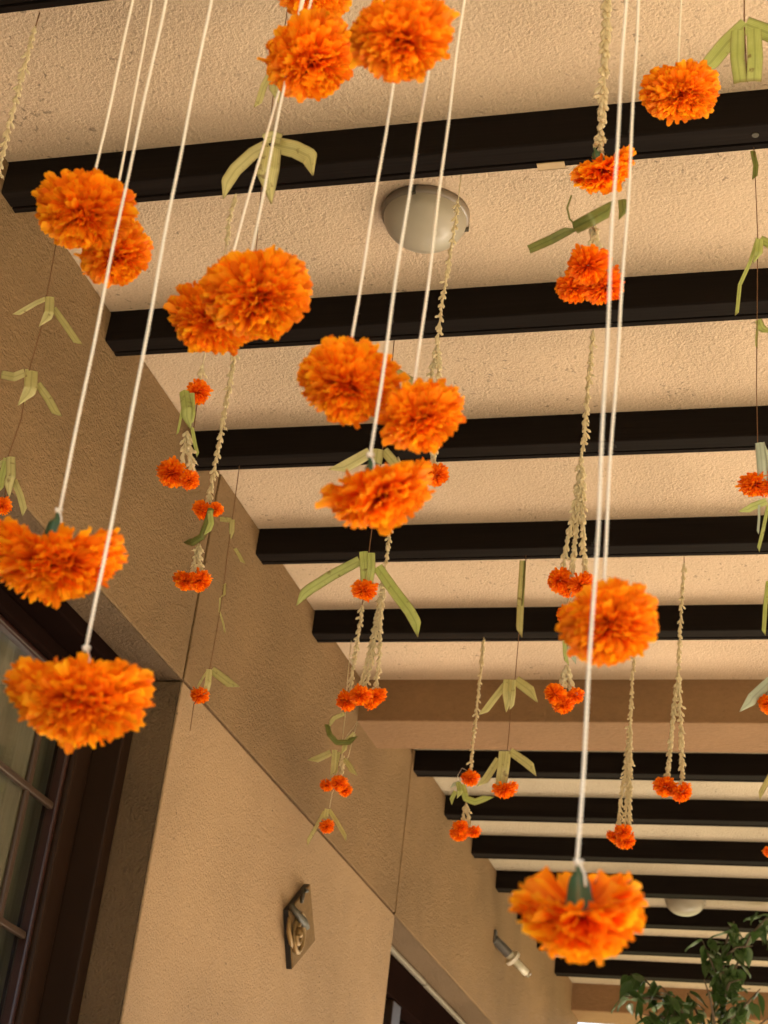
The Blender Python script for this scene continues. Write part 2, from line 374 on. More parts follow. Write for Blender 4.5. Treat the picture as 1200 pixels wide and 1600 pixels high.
# ------------------------------------------------------------------ plaster cross beams
b = MB(); b.box((XW - 0.02, 3.617, 1.2 + 1.452), (XE, 3.800, ZC + 0.06)); o = bevel(b.build('crossbeam', MAT['crossbeam']), 0.004, 2)
tag(o, 'plain plaster crossbeam dividing the porch ceiling into two bays', 'crossbeam', kind='thing')
b = MB(); b.box((XW - 0.02, 6.589, 1.2 + 1.470), (XE, 6.80, ZC + 0.07)); o = bevel(b.build('crossbeam', MAT['crossbeam']), 0.004, 2)
tag(o, 'plaster lintel at the far end of the porch behind the potted plant', 'crossbeam', kind='thing')
b = MB(); b.box((XE - 0.001, -0.7, ZC - 0.12), (XE + 0.16, 6.80, ZC + 0.17)); tag(b.build('edge_beam', MAT['crossbeam']), 'plaster edge beam along the open side of the porch roof', 'beam', kind='thing')
for yc, wh in ((3.71, 'beside the plaster crossbeam'), (6.70, 'at the far lintel')):
    b = MB(); b.box((XE - 0.02, yc - 0.1, 0.0), (XE + 0.18, yc + 0.1, ZC - 0.121)); tag(b.build('column', MAT['pier']), 'square plaster column of the open porch side ' + wh, 'column', group='columns along the open edge', kind='thing')
def sky_screen():  # unseen barrier added to keep low sky light off the house wall
    m = MB(); ys = np.linspace(-8, 16, 70); zs = np.linspace(0, 4.2, 16); vs, fs = [], []
    for y_ in ys:
        for z_ in zs: vs.append((8.4 + rng.uniform(-.18, .18) + 0.5 * (z_ / 4.2) ** 6, y_, z_ + (rng.uniform(-.2, .2) if z_ > 4 else 0)))
    nz = len(zs)
    for i in range(len(ys) - 1):
        for k in range(nz - 1): fs.append((i*nz+k, i*nz+k+1, (i+1)*nz+k+1, (i+1)*nz+k))
    base = len(vs); vs += [(v[0] + 1.6, v[1], v[2]) for v in vs[:]]
    for i in range(len(ys) - 1):
        fs.append((i*nz+nz-1, base+i*nz+nz-1, base+(i+1)*nz+nz-1, (i+1)*nz+nz-1))
        for k in range(nz - 1): fs.append((base+(i+1)*nz+k, base+(i+1)*nz+k+1, base+i*nz+k+1, base+i*nz+k))
    m.add(vs, fs); return m.build('sky_screen', MAT['sky_screen'])
tag(sky_screen(), 'unseen green barrier added to block low sky on the open porch side', 'sky_screen', kind='thing')

# ------------------------------------------------------------------ dark beams
GB = 'dark beams across the porch ceiling'
def beam(y, zb, ztop, label):
    prof = [(0, zb + 0.002), (0.002, zb), (0.0330, zb), (0.0335, zb + 0.006), (0.0365, zb + 0.006), (0.037, zb - 0.0005),
            (BW - 0.002, zb - 0.0005), (BW, zb + 0.0015), (BW, ztop + 0.01), (0, ztop + 0.01)]
    xs = np.linspace(XW - 0.05, XE + 0.0, 30); vs, fs = [], []; n = len(prof); ph = random.random() * 9
    for x_ in xs:
        wob = 0.0007 * math.sin(x_ * 3.1 + ph) + 0.0004 * math.sin(x_ * 9.7 + ph * 2)
        vs += [(x_, y + p + wob, z + wob * 0.7) for p, z in prof]
    for i in range(len(xs) - 1):
        for k in range(n): fs.append((i*n+k, i*n+(k+1) % n, (i+1)*n+(k+1) % n, (i+1)*n+k))
    fs += [tuple(range(n)), tuple(range((len(xs)-1)*n, len(xs)*n))[::-1]]
    m = MB(); m.add(vs, fs); return tag(m.build('beam', MAT['beam']), label, 'beam', GB, 'thing')
BL = {-1: 'dark beam overhead carrying the nearest white cords, above the top of the photo',
      0: 'dark beam crossing only the extreme top left corner of the photo',
      1: 'dark beam with a scrap of beige tape, just above the round lamp',
      2: 'dark beam just below the round lamp, behind the big twin marigolds',
      3: 'dark beam behind the middle cluster of marigolds, next below the one under the lamp',
      4: 'dark beam just above the long armed palm leaf star, second before the plaster crossbeam',
      5: 'last dark beam in front of the plaster crossbeam'}
for k in range(-1, 6): beam(Y0 + SP * (k - 1), ZB, ZC, BL[k])
CL = ['first dark beam beyond the plaster crossbeam, touching its lower edge', 'second dark beam beyond the plaster crossbeam', 'third dark beam beyond the plaster crossbeam',
      'dark beam right in front of the far ceiling lamp, fourth beyond the crossbeam', 'dark beam right behind the far ceiling lamp, fifth beyond the crossbeam', 'second to last dark beam before the far lintel', 'last dark beam before the far plaster lintel']
for k in range(7): beam(Y2 + SP2 * k, ZB + DZ, ZC + DZ, CL[k])
b = MB(); Pt = at_y(862, 259, Y0 + BW)
b.box((Pt[0] - 0.018, Y0 + BW - 0.012, ZB - 0.0022), (Pt[0] + 0.019, Y0 + BW + 0.0015, ZB - 0.0008))
b.box((Pt[0] - 0.018, Y0 + BW + 0.0005, ZB - 0.0022), (Pt[0] + 0.019, Y0 + BW + 0.0018, ZB + 0.010))
tag(b.build('tape_scrap', MAT['tape']), 'scrap of beige tape stuck on the lower edge of a dark beam', 'tape')
sP = at_y(1180, 211, Y0 + 0.015)
b = MB(); b.tube([(sP[0], Y0 + 0.018, ZB - 0.0018), (sP[0], Y0 + 0.018, ZB + 0.004)], [0.0045, 0.0045], 10)
tag(b.build('screw_head', MAT['bronze']), 'small dark screw head in the underside of the taped beam', 'screw')

# ------------------------------------------------------------------ round ceiling lamps
def dome_lamp(c, r, label):
    root = bpy.data.objects.new('ceiling_lamp', None); col.objects.link(root); root.location = c
    tag(root, label, 'lamp', 'round ceiling lamps')
    def lathe(name, prof, mat):
        m = MB(); n = 48; vs, fs = [], []
        for rr, z in prof: vs += [(rr * math.cos(2*math.pi*k/n), rr * math.sin(2*math.pi*k/n), z) for k in range(n)]
        for i in range(len(prof) - 1):
            for k in range(n): fs.append((i*n+k, (i+1)*n+k, (i+1)*n+(k+1) % n, i*n+(k+1) % n))
        m.add(vs, fs); return m.build(name, mat, root, smooth=True)
    lathe('rim', [(r * 0.9, 0.0), (r * 1.03, 0.0), (r * 1.03, -0.010), (r * 0.97, -0.0125), (r * 0.9, -0.012)], MAT['dome_rim'])
    lathe('dome', [(r * 0.975 * math.cos(a), -0.009 - r * 0.74 * math.sin(a)) for a in np.linspace(0, math.pi / 2 - 1e-3, 16)], MAT['dome'])
    for q in range(3):
        a = 2 * math.pi * q / 3 + 0.5
        m = MB(); m.box((r*1.0*math.cos(a) - 0.003, r*1.0*math.sin(a) - 0.003, -0.0145), (r*1.0*math.cos(a) + 0.003, r*1.0*math.sin(a) + 0.003, -0.0015)); m.build('clip', MAT['bronze'], root)
    return root
dP = at_y(664, 345, 1.905)
dome_lamp((dP[0], 1.905, ZC), 0.0625, 'round opal ceiling lamp between the taped beam and the next one')
dome_lamp((-0.655, 5.40, ZC + DZ), 0.064, 'round pale ceiling lamp half hidden behind a far beam')

# ------------------------------------------------------------------ wall lamp
cP = at_x(772, 1466, XW)
root = bpy.data.objects.new('wall_lamp', None); col.objects.link(root); root.location = cP
tag(root, 'small wall lamp with dark holder and clear glass tube angled downward', 'lamp')
ax = at_y(826, 1524, cP[1] + 0.10) - cP; ax_n = ax / np.linalg.norm(ax); L = np.linalg.norm(ax)
m = MB(); m.box((-0.001, -0.012, -0.018), (0.008, 0.012, 0.026)); bevel(m.build('base_plate', MAT['holder'], root), 0.004)
m = MB(); m.tube([ax_n * 0.004, ax_n * L * 0.2, ax_n * L * 0.42], [0.013, 0.015, 0.015], 14); m.build('holder', MAT['holder'], root, smooth=False)
m = MB(); m.tube([ax_n * L * 0.422, ax_n * L * 0.50, ax_n * L * 0.505, ax_n * L * 0.57], [0.013, 0.013, 0.026, 0.026], 18); m.build('collar', MAT['opal'], root)
m = MB(); m.tube([ax_n * L * 0.571, ax_n * L * 0.97, ax_n * L], [0.015, 0.015, 0.010], 16); m.build('glass_tube', MAT['tube'], root, smooth=True)
m = MB(); m.tube([ax_n * L * 0.572, ax_n * L * 0.94], [0.0115, 0.0115], 12); m.build('bulb', MAT['opal'], root, smooth=True)

# ------------------------------------------------------------------ diamond plaque on the pier
def onwall(px, py, off=0.0): return at_x(px, py, XW + off)
C = [onwall(475, 1381), onwall(442, 1422), onwall(447, 1514), onwall(483, 1470)]
root = bpy.data.objects.new('wall_plaque', None); col.objects.link(root); oP = sum(C) / 4; root.location = oP
tag(root, 'diamond shaped wall plaque with raised golden spiral figure and black edge', 'plaque')
m = MB(); n = 4; cs = [c - oP for c in C]
m.add([c + np.array([0.0005, 0, 0]) for c in cs] + [c + np.array([0.012, 0, 0]) for c in cs], [(0,1,2,3),(7,6,5,4)] + [(k,4+k,4+(k+1) % 4,(k+1) % 4) for k in range(4)])
m.build('board', MAT['black'], root)
m = MB(); m.add([c * 0.995 + np.array([0.0121, 0, 0]) for c in cs] + [c * 0.965 + np.array([0.0145, 0, 0]) for c in cs], [(7,6,5,4)] + [(k,4+k,4+(k+1) % 4,(k+1) % 4) for k in range(4)])
m.build('face', MAT['plaque'], root)
def rel(px, py, off): return onwall(px, py, off) - oP
m = MB(); m.tube([rel(455,1413,.021), rel(459,1422,.025), rel(466,1430,.029), rel(474,1440,.030), rel(480,1449,.024)], [.005,.007,.0075,.0095,.006], 10); m.build('curved_bar', MAT['bronze'], root, smooth=True)
m = MB(); m.tube([rel(471,1411,.017), rel(473,1400,.020), rel(475,1391,.022), rel(480,1392,.018)], [.003,.005,.006,.004], 8); m.build('hook', MAT['bronze'], root, smooth=True)
m = MB(); pts = []
for q in range(40):
    a = q / 39 * 4.2 * math.pi; rr = 0.010 + 0.036 * (1 - q / 39)
    pts.append(rel(468, 1461, 0.019 + 0.010 * q / 39) + np.array([0, rr * 0.8 * math.cos(a + 1.0), rr * math.sin(a + 1.0)]))
m.tube(pts, [0.0055 * (0.5 + 0.5 * math.sin(math.pi * min(1, (q + 4) / 42))) for q in range(40)], 8); m.build('spiral', MAT['gold'], root, smooth=True)
m = MB(); m.tube([rel(452,1432,.014), rel(451,1455,.016), rel(455,1475,.016), rel(462,1487,.014)], [.003,.005,.005,.003], 8); m.build('side_curl', MAT['gold'], root, smooth=True)
m = MB(); m.tube([rel(466,1452,.028), rel(468,1457,.034), rel(469,1462,.028)], [.006,.009,.005], 10); m.build('bead', MAT['gold'], root, smooth=True)

# ------------------------------------------------------------------ marigold blooms
GA = math.pi * (3 - math.sqrt(5))
def petal(theta, az, length, wid, ruf, seed, nu, nv, curl, base_r=0.08):
    rs = random.Random(seed)
    d = np.array([math.sin(theta)*math.cos(az), math.sin(theta)*math.sin(az), math.cos(theta)])
    e = np.array([-math.sin(az), math.cos(az), 0.0])
    nrm = np.cross(d, e); nrm = -nrm / np.linalg.norm(nrm)        # towards larger theta
    nrm = np.array([math.cos(theta)*math.cos(az), math.cos(theta)*math.sin(az), -math.sin(theta)])
    tw = rs.uniform(-0.5, 0.5); e2 = e * math.cos(tw) + nrm * math.sin(tw); n2 = nrm * math.cos(tw) - e * math.sin(tw)
    p1, p2, k1 = rs.uniform(0, 6.3), rs.uniform(0, 6.3), rs.uniform(1.7, 3.0)
    tone = rs.random(); cup = rs.uniform(-0.25, 0.45); vs, ti = [], []
    for j in range(nv + 1):
        v = j / nv
        w = wid * (0.14 + 0.86 * min(1.0, v * 1.12) ** 1.6)
        for i in range(nu + 1):
            u = i / nu * 2 - 1
            edge = v ** 2
            lobes = 0.012 * math.cos(3 * math.pi * u * 0.5 * k1 + p2) - 0.62 * wid * (1 - math.sqrt(max(0.0, 1 - (0.98 * u) ** 2)))
            rr = base_r + (length - base_r) * v + lobes * edge
            bend = curl * (v ** 3) * length + ruf * edge * math.sin(k1 * math.pi * u + p1) + cup * wid * (u * u - 0.3) * v
            vs.append(np.array([0, 0, -0.28]) + d * rr + e2 * (w * 0.5 * u * (1 - 0.12 * edge)) + n2 * bend); ti.append((v, tone))
    fs = [(j*(nu+1)+i, j*(nu+1)+i+1, (j+1)*(nu+1)+i+1, (j+1)*(nu+1)+i) for j in range(nv) for i in range(nu)]
    return vs, fs, ti

def bloom(seed, n, th_max, flat, wid, ruf, nu, nv, mat, singles, curl=0.16, lenvar=0.09):
    rs = random.Random(seed); main = MB(); lone = []; lump = (rs.uniform(.0, .03), rs.uniform(0, 6.3), rs.uniform(.03, .09), rs.uniform(0, 6.3), rs.uniform(.02, .06), rs.uniform(0, 6.3))
    for i in range(n):
        t = ((i + 0.5) / n) ** 1.12; ct = 1 - t * (1 - math.cos(th_max)); th = math.acos(max(-1, ct)) + rs.uniform(-.07, .07); az = i * GA + rs.uniform(-.12, .12)
        s, c = math.sin(th), math.cos(th)
        L = 1.0 / math.sqrt(s * s + (c / (flat + 0.28)) ** 2) if c > 0 else 1.0 - 0.10 * (-c)
        L *= (1 + 0.06 * max(0, 1 - th / 0.7)) * (1 + rs.uniform(-lenvar, lenvar)) + lump[0] * math.sin(az + lump[1]) * s + lump[2] * math.sin(2 * az + lump[3]) * s + lump[4] * math.sin(3 * az + 2 * th + lump[5])
        if rs.random() < 0.05: L *= rs.uniform(0.72, 0.9)
        elif rs.random() < 0.05: L *= rs.uniform(1.06, 1.16)
        w = wid * (0.85 + 0.25 * min(1, th / 1.3)) * rs.uniform(0.85, 1.15)
        q = petal(th, az, L, w, ruf * rs.uniform(0.7, 1.3), rs.random(), nu, nv, (curl * rs.uniform(0.3, 1.5) * min(1, th / 1.1)) if th > 0.55 else rs.uniform(-0.22, 0.12))
        if i >= n - singles:
            m = MB(); m.add(*q); lone.append(m.mesh('petal', mat))
        else: main.add(*q)
    return main.mesh('marigold', mat), lone

def calyx_mesh(seed):
    rs = random.Random(seed); m = MB(); n = 20; vs, fs, ti = [], [], []
    prof = [(0.34, -0.18), (0.30, -0.34), (0.265, -0.50), (0.24, -0.66), (0.19, -0.80), (0.10, -0.87), (0.055, -0.90), (0.05, -1.02)]
    for r_, z_ in prof:
        for k in range(n):
            rib = 1 + 0.06 * math.cos(k * 2 * math.pi / n * 5)
            vs.append((r_ * rib * math.cos(2*math.pi*k/n), r_ * rib * math.sin(2*math.pi*k/n), z_ + (0.05 * math.cos(k * 2 * math.pi / n * 5) if z_ > -0.2 else 0))); ti.append((k / n, 0.5))
    for i in range(len(prof) - 1):
        for k in range(n): fs.append((i*n+k, i*n+(k+1) % n, (i+1)*n+(k+1) % n, (i+1)*n+k))
    fs.append(tuple(range((len(prof)-1)*n, len(prof)*n)))
    m.add(vs, fs, ti); return m.mesh('calyx', MAT['calyx'])
CALYX = calyx_mesh(3)
BIG = [bloom(21 + s, n, th, fl, w, rf, 6, 5, MAT['petal'], 48, cu, lv) for s, (n, th, fl, w, rf, cu, lv) in enumerate([
    (470, 1.85, 0.48, 0.235, 0.028, 0.18, 0.06), (420, 1.95, 0.54, 0.25, 0.030, 0.20, 0.08), (500, 1.80, 0.42, 0.225, 0.028, 0.18, 0.07), (430, 1.9, 0.52, 0.245, 0.030, 0.18, 0.09)])]
LOOSE = [bloom(61 + s, n, th, fl, w, rf, 6, 5, MAT['petal'], 60, cu, lv) for s, (n, th, fl, w, rf, cu, lv) in enumerate([
    (230, 1.86, 0.36, 0.34, 0.040, 0.10, 0.12), (250, 1.80, 0.58, 0.34, 0.045, 0.10, 0.10)])]
SMALL = [bloom(91 + s, n, th, fl, w, rf, 4, 3, MAT['petal_small'], 0, 0.15, 0.09) for s, (n, th, fl, w, rf) in enumerate([
    (190, 1.95, 0.50, 0.25, 0.03), (170, 2.1, 0.62, 0.26, 0.03), (180, 1.85, 0.42, 0.25, 0.03)])]
POOL = {'B': BIG, 'L': LOOSE, 'S': SMALL}

def cam_axis(r, u, t):
    v = R3.T @ np.array([r, u, -t], float); return v / np.linalg.norm(v)

def marigold(root, P, wpx, axis, var, calyx=True, spin=None, label=None):
    """a bloom as a part of the hanging thing `root`; returns the point where its stem ends"""
    o0 = np.array(root.location); a = cam_axis(*axis)
    Rr = px_len(wpx, P) * 0.5 * 0.97
    kind, idx = var[0], int(var[1]); me, lone = POOL[kind][idx % len(POOL[kind])]
    o = link('marigold', me, root, tuple(np.asarray(P) - o0)); o['kind'] = 'stuff'
    q = Vector((0, 0, 1)).rotation_difference(Vector(a)) @ Matrix.Rotation((P[0] * 37.7 + P[2] * 53.1) % 6.283 if spin is None else spin, 4, 'Z').to_quaternion()
    o.rotation_mode = 'QUATERNION'; o.rotation_quaternion = q; o.scale = (Rr, Rr, Rr)
    if label: o['label'] = label
    for pm in lone: link('petal', pm, o)
    if calyx: ca = link('calyx', CALYX, o); ca.scale = (0.66, 0.66, 0.80); ca.location = (0, 0, -0.12)
    return np.asarray(P) - a * Rr * 0.90

# ------------------------------------------------------------------ cords, threads, jasmine, palm strips
def resample(pts, step):
    pts = [np.asarray(p, float) for p in pts]; out = [pts[0]]
    for a, c in zip(pts[:-1], pts[1:]):
        n = max(1, int(np.linalg.norm(c - a) / step)); out += [a + (c - a) * (k + 1) / n for k in range(n)]
    return out
def cord(root, pts, name='cord', rply=0.00086, pitch=0.0060):
    o0 = np.array(root.location); path = resample([np.asarray(p) - o0 for p in pts], 0.0016); m = MB()
    t = path[-1] - path[0]; t = t / np.linalg.norm(t); a = np.cross(t, (0.3, 0.9, 0.1)); a /= np.linalg.norm(a); bb = np.cross(t, a)
    s, ph0 = 0.0, random.uniform(0, 6); sway = random.uniform(0, 6)
    for ply in (0, 1):
        hel = []
        for i, p in enumerate(path):
            w = 2 * math.pi * (i * 0.0016) / pitch + ply * math.pi + ph0
            wob = 0.0007 * math.sin(i * 0.021 + sway) + 0.0004 * math.sin(i * 0.067 + 2 * sway)
            hel.append(p + 0.00042 * (math.cos(w) * a + math.sin(w) * bb) + a * wob)
        m.tube(hel, rply, 5, False)
    for q in range(int(len(path) * 0.28)):                            # loose cotton fuzz
        p = path[random.randrange(len(path))]; w = random.uniform(0, 6.28); d = math.cos(w) * a + math.sin(w) * bb
        e = p + d * 0.0012; f = e + d * random.uniform(.0004, .0014) + t * random.uniform(-.0016, .0016); g = t * 0.00012
        m.add([e - g, e + g, f], [(0, 1, 2)])
    kp = path[-1]; ring = [kp - t * 0.0022 + (0.0016 * math.cos(w)) * a + (0.0016 * math.sin(w)) * bb + t * 0.0012 * math.sin(2 * w) for w in np.linspace(0, 6.28, 14)]
    m.tube(ring, 0.00125, 6, False); m.tube([kp - t * 0.003, kp + a * 0.004 + t * 0.004, kp + a * 0.005 + t * 0.011], 0.0007, 5)
    return m.build(name, MAT['cord'], root, smooth=True)
def thread(root, pts, r=0.0008, mat='thread'):
    o0 = np.array(root.location); m = MB(); m.tube([np.asarray(p) - o0 for p in pts], r, 5); return m.build('thread', MAT[mat], root, smooth=True)
def jasmine(root, pts, dens=1.0, size=1.0, name='jasmine_strand'):
    o0 = np.array(root.location); path = resample([np.asarray(p) - o0 for p in pts], 0.0058 / dens); m = MB()
    m.tube([p for p in path], 0.0013, 5)
    for i, p in enumerate(path):
        t = path[min(i + 1, len(path) - 1)] - path[max(i - 1, 0)]; t = t / (np.linalg.norm(t) + 1e-9)
        t = -t if t[2] > 0 else t                                     # downward
        az0 = i * 1.9 + random.uniform(-.5, .5)
        for k in range(2):
            a = np.cross(t, (0.9, 0.2, 0.3)); a /= np.linalg.norm(a); c = np.cross(t, a)
            az = az0 + k * math.pi + random.uniform(-.4, .4); rdir = math.cos(az) * a + math.sin(az) * c
            op = random.uniform(0.15, 0.5) if random.random() > 0.12 else random.uniform(0.6, 1.0)
            d = t * math.cos(op) + rdir * math.sin(op); Lb = 0.0115 * size * random.uniform(0.75, 1.2)
            b0 = p + rdir * 0.0006
            m.tube([b0, b0 + d * Lb * 0.35, b0 + d * Lb * 0.62, b0 + d * Lb * 0.82, b0 + d * Lb], [0.0010*size, 0.0016*size, 0.0025*size, 0.0021*size, 0.0006*size], 5, False)
            if random.random() < 0.25:                                # opened bud: two petal flaps
                for sgn in (-1, 1):
                    e = np.cross(d, rdir); e = e / (np.linalg.norm(e) + 1e-9)
                    q0 = b0 + d * Lb * 0.75; q1 = q0 + (d * 0.5 + sgn * e * 0.8) * Lb * 0.5
                    m.add([q0 - rdir * 0.0012, q0 + rdir * 0.0012, q1], [(0, 1, 2)])
    return m.build(name, MAT['jasmine'], root, smooth=True)
def strip(pts, width, tilt=0.0, fold=0.18, point=True):
    """folded palm blade along world points -> MB; width metres"""
    m = MB(); raw = [np.asarray(p, float) for p in pts]
    length = sum(np.linalg.norm(b_ - a_) for a_, b_ in zip(raw[:-1], raw[1:])); cut = max(0.45, 1 - 1.25 * width / length)
    path = resample(raw, length / 22); n = len(path); vs, ti = [], []; flip = random.choice((-1, 1))
    for i, p in enumerate(path):
        t = path[min(i + 1, n - 1)] - path[max(i - 1, 0)]; t = t / (np.linalg.norm(t) + 1e-9)
        c = CAM - p; c = c - t * np.dot(c, t); c /= np.linalg.norm(c); s = np.cross(t, c) * flip
        s2 = s * math.cos(tilt) + c * math.sin(tilt); c2 = c * math.cos(tilt) - s * math.sin(tilt)
        u = i / (n - 1); w = width * 0.5 * (0.92 + 0.08 * math.sin(3 * u))
        wl = wr = w
        if point and u > cut: f = (1 - u) / (1 - cut); wl = w * (-0.86 + 1.86 * f)
        for k, (off, lift) in enumerate(((-wl, 0), ((wr - wl) * .5 - (wl + wr) * .25, fold * w * .5), ((wr - wl) * .5, fold * w), ((wr - wl) * .5 + (wl + wr) * .25, fold * w * .5), (wr, 0))):
            vs.append(p + s2 * off + c2 * lift); ti.append((k / 4, u))
    vs2 = [v - (CAM - v) / np.linalg.norm(CAM - v) * 0.0006 for v in vs]
    N = len(vs); fs = []
    for i in range(n - 1):
        for k in range(4):
            q = (i*5+k, i*5+k+1, (i+1)*5+k+1, (i+1)*5+k); fs.append(q); fs.append(tuple(N + x for x in q[::-1]))
        for k in (0, 4):
            a, c = i*5+k, (i+1)*5+k; fs.append((a, c, N + c, N + a))
    m.add(vs + vs2, fs, ti + ti); return m

class Hang:
    """one hanging thing: an Empty at its hanging point; all pieces hang in the vertical plane at distance Y"""
    def __init__(self, name, label, cat, group, top, Y):
        self.Y = Y; self.root = bpy.data.objects.new(name, None); col.objects.link(self.root)
        P = at_y(top[0], top[1], Y); self.root.location = P; tag(self.root, label, cat, group)
    def p(self, q):
        return at_y(q[0], q[1], self.Y + (q[2] if len(q) > 2 else 0.0))
    def thread(self, pts, r=0.0005, mat='thread'): return thread(self.root, [self.p(q) for q in pts], r, mat)
    def jasmine(self, pts, dens=1.0, size=1.0): return jasmine(self.root, [self.p(q) for q in pts], dens, size)
    def flower(self, c, w, axis, var, calyx=False, label=None): return marigold(self.root, self.p(c), w, axis, var, calyx, None, label)
    def palm(self, strips, mat='palm', name='palm_star'):
        """first strip is the part, the others its sub-parts (leaf_strip)"""
        o0 = np.array(self.root.location); first = None
        for pts, w, *rest in strips:
            kw = rest[0] if rest else {}
            mt = MAT[kw.pop('mat', mat)] if 'mat' in kw else MAT[mat]
            P = [self.p(q) for q in pts]
            m = strip(P, px_len(w, P[0]), **kw)
            if first is None: first = m.build(name, mt, self.root, True, o0)
            else: m.build('leaf_strip', mt, first, True, o0)
        return first

def lift(P, Y):                          # straight up from P to the ceiling (or to the beam when under one)
    P = np.array(P, float); return P

GW, GJ, GP = 'marigolds hung on white cords', 'jasmine garlands ending in marigolds', 'threads of folded palm leaf ornaments'
def cord_flower(label, Y, top, blooms, extra=None):
    """white cotton cord from the roof to its bloom(s); top = photo pixel where the cord leaves the frame or goes out of sight"""
    T = at_y(top[0], top[1], Y)
    c0 = at_y(blooms[0][0][0], blooms[0][0][1], Y)
    d = T - c0; zt = ZC + 0.0 if abs(Y - beam_y(-1)) > BW * 0.5 and abs(Y - beam_y(0)) > BW * 0.5 else ZB
    head = T + d * max(0.0, (zt - T[2]) / d[2])
    root = bpy.data.objects.new('marigold_cord', None); col.objects.link(root); root.location = head
    tag(root, label, 'flower string', GW)
    end = None
    for (c, w, axis, var, cal) in blooms:
        e = marigold(root, at_y(c[0], c[1], Y + (c[2] if len(c) > 2 else 0)), w, axis, var, cal)
        end = e if end is None else end
    cord(root, [head, end]); return root

YB = {k: beam_y(k) for k in range(-1, 6)}
Yf, Ym, Yn = 0.915, 0.975, 1.035
# --- near marigolds on white cords -------------------------------------------------
cord_flower('big orange marigold on a white cord over the left end of the taped beam', Ym, (205, 0), [((130, 345), 158, (-.15, -.9, .4), 'B0', True)])
cord_flower('smaller orange marigold tucked behind the lower right of the big one at upper left', Yn + .02, (250, 0), [((186, 408), 116, (.4, -.75, .45), 'B1', True)])
cord_flower('wide orange marigold cut by the left edge of the photo above the window', Yf, (262, 0), [((80, 892), 206, (-.1, -.98, .10), 'B2', True)])
cord_flower('big orange marigold low at left in front of the dark window frame', Yf - .03, (333, 0), [((125, 1112), 218, (-.04, -.94, .30), 'B2', True)])
cord_flower('orange marigold at the top edge of the photo, mostly cut off', Yn + .06, (495, -120), [((492, -16), 134, (.1, -.7, .6), 'B3', True)])
cord_flower('orange marigold leaning against the larger one beside it at top centre', Ym, (514, 0), [((492, 106), 150, (.3, -.85, .4), 'B1', True)])
cord_flower('largest of the orange marigolds at top centre, with long upper petals', Yf - .065, (641, -60), [((630, 76), 164, (.1, -.9, .4), 'B0', True)])
cord_flower('smaller left bloom of the touching pair of marigolds in front of the second beam', Yn, (425, 150), [((322, 510), 136, (-.35, -.8, .4), 'B3', True)])
cord_flower('bigger right bloom of the touching pair of marigolds in front of the second beam', Ym, (487, 0), [((408, 478), 180, (.25, -.88, .4), 'B0', True)])
cord_flower('upper left bloom of the central cluster of three marigolds', Ym, (636, 0), [((541, 612), 160, (-.08, -.86, .45), 'B1', True)])
cord_flower('right bloom of the central cluster of three marigolds', Ym + .02, (738, 0), [((664, 664), 136, (.3, -.82, .4), 'B3', True)])
cord_flower('lowest bloom of the central cluster, its loose upper petals spread apart', Yf + .02, (702, 0), [((600, 790), 178, (.28, -.93, .12), 'L0', True)])
cord_flower('orange marigold with green calyx showing, lowest at right above the plant', Yf - .02, (981, 0), [((907, 1452), 226, (.04, -.98, -.04), 'L0', True)])
cord_flower('pale orange marigold facing outward in front of the last beam at right', Ym, (1005, 0), [((955, 990), 160, (.1, -.8, .55), 'B3', True)])
cord_flower('orange marigold on a short white cord beside the bright green palm star', YB[0] - .05, (1068, 0), [((1067, 156), 120, (.05, -.88, .4), 'B2', True)])

def hang(name, label, cat, group, top, Y): return Hang(name, label, cat, group, top, Y)
# --- jasmine garland with parrot-like palm twist, upper right
h = hang('flower_garland', 'thick jasmine garland with calyxed marigold, green palm twist and three blooms at upper right', 'garland', GJ, (954, -75), YB[0])
h.jasmine([(954, -75), (948, 0, .01), (941, 180, .01), (936, 236)], 1.1, 1.15)
h.flower((947, 278), 112, (.38, -.9, -.12), 'L0', True)
h.palm([([(826, 390, -.02), (862, 374, -.01), (902, 352, -.015)], 15), ([(898, 356, -.02), (925, 342, -.03), (962, 322, -.01)], 22, {'fold': .5}), ([(972, 312), (974, 330), (973, 344)], 14), ([(893, 305), (886, 325), (890, 342), (897, 349)], 3, {'point': False})], 'palm_dark', 'palm_twist')
h.jasmine([(928, 348), (928, 372), (918, 392)], 1.4, 1.0); h.jasmine([(928, 360), (934, 390)], 1.3, 1.0)
h.flower((896, 456), 62, (-.25, -.8, .5), 'S2'); h.flower((948, 454), 66, (.3, -.8, .5), 'S0'); h.flower((920, 420, -.03), 70, (0, -.72, .65), 'S1')

h = hang('flower_garland', 'bare jasmine strand hanging alone at the top left edge of the photo', 'garland', GJ, (62, 20), YB[0])
h.thread([(62, 20), (55, 44)], .0008); h.jasmine([(55, 42), (38, 105), (14, 195), (0, 262), (-14, 310)], .9, .85)

h = hang('flower_garland', 'jasmine garland with a green leaf bundle above paired blooms, near the wall', 'garland', GJ, (369, 300), YB[1])
h.jasmine([(369, 303), (358, 345), (355, 375)], 1.0, .75); h.thread([(355, 375), (345, 430), (317, 570)], .0008, 'jasmine')
h.jasmine([(317, 570), (312, 600)], 1.0, .9); h.flower((311, 616), 42, (.2, -.6, .6), 'S1')
h.palm([([(288, 612, -.02), (292, 640, -.035), (291, 672, -.03)], 17, {'fold': .5}), ([(300, 614, -.02), (301, 645, -.03), (297, 668, -.03)], 9), ([(286, 630), (281, 660), (277, 680)], 4), ([(300, 668), (305, 695), (310, 714)], 6)], 'palm_green', 'palm_twist')
h.thread([(308, 630), (303, 668)], .0008)
h.jasmine([(293, 674), (288, 700), (285, 724)], 1.2, 1.0); h.jasmine([(293, 674), (297, 705), (300, 726)], 1.2, 1.0)
h.flower((268, 744), 52, (-.2, -.7, .6), 'S1'); h.flower((297, 754), 36, (.2, -.8, .5), 'S0')

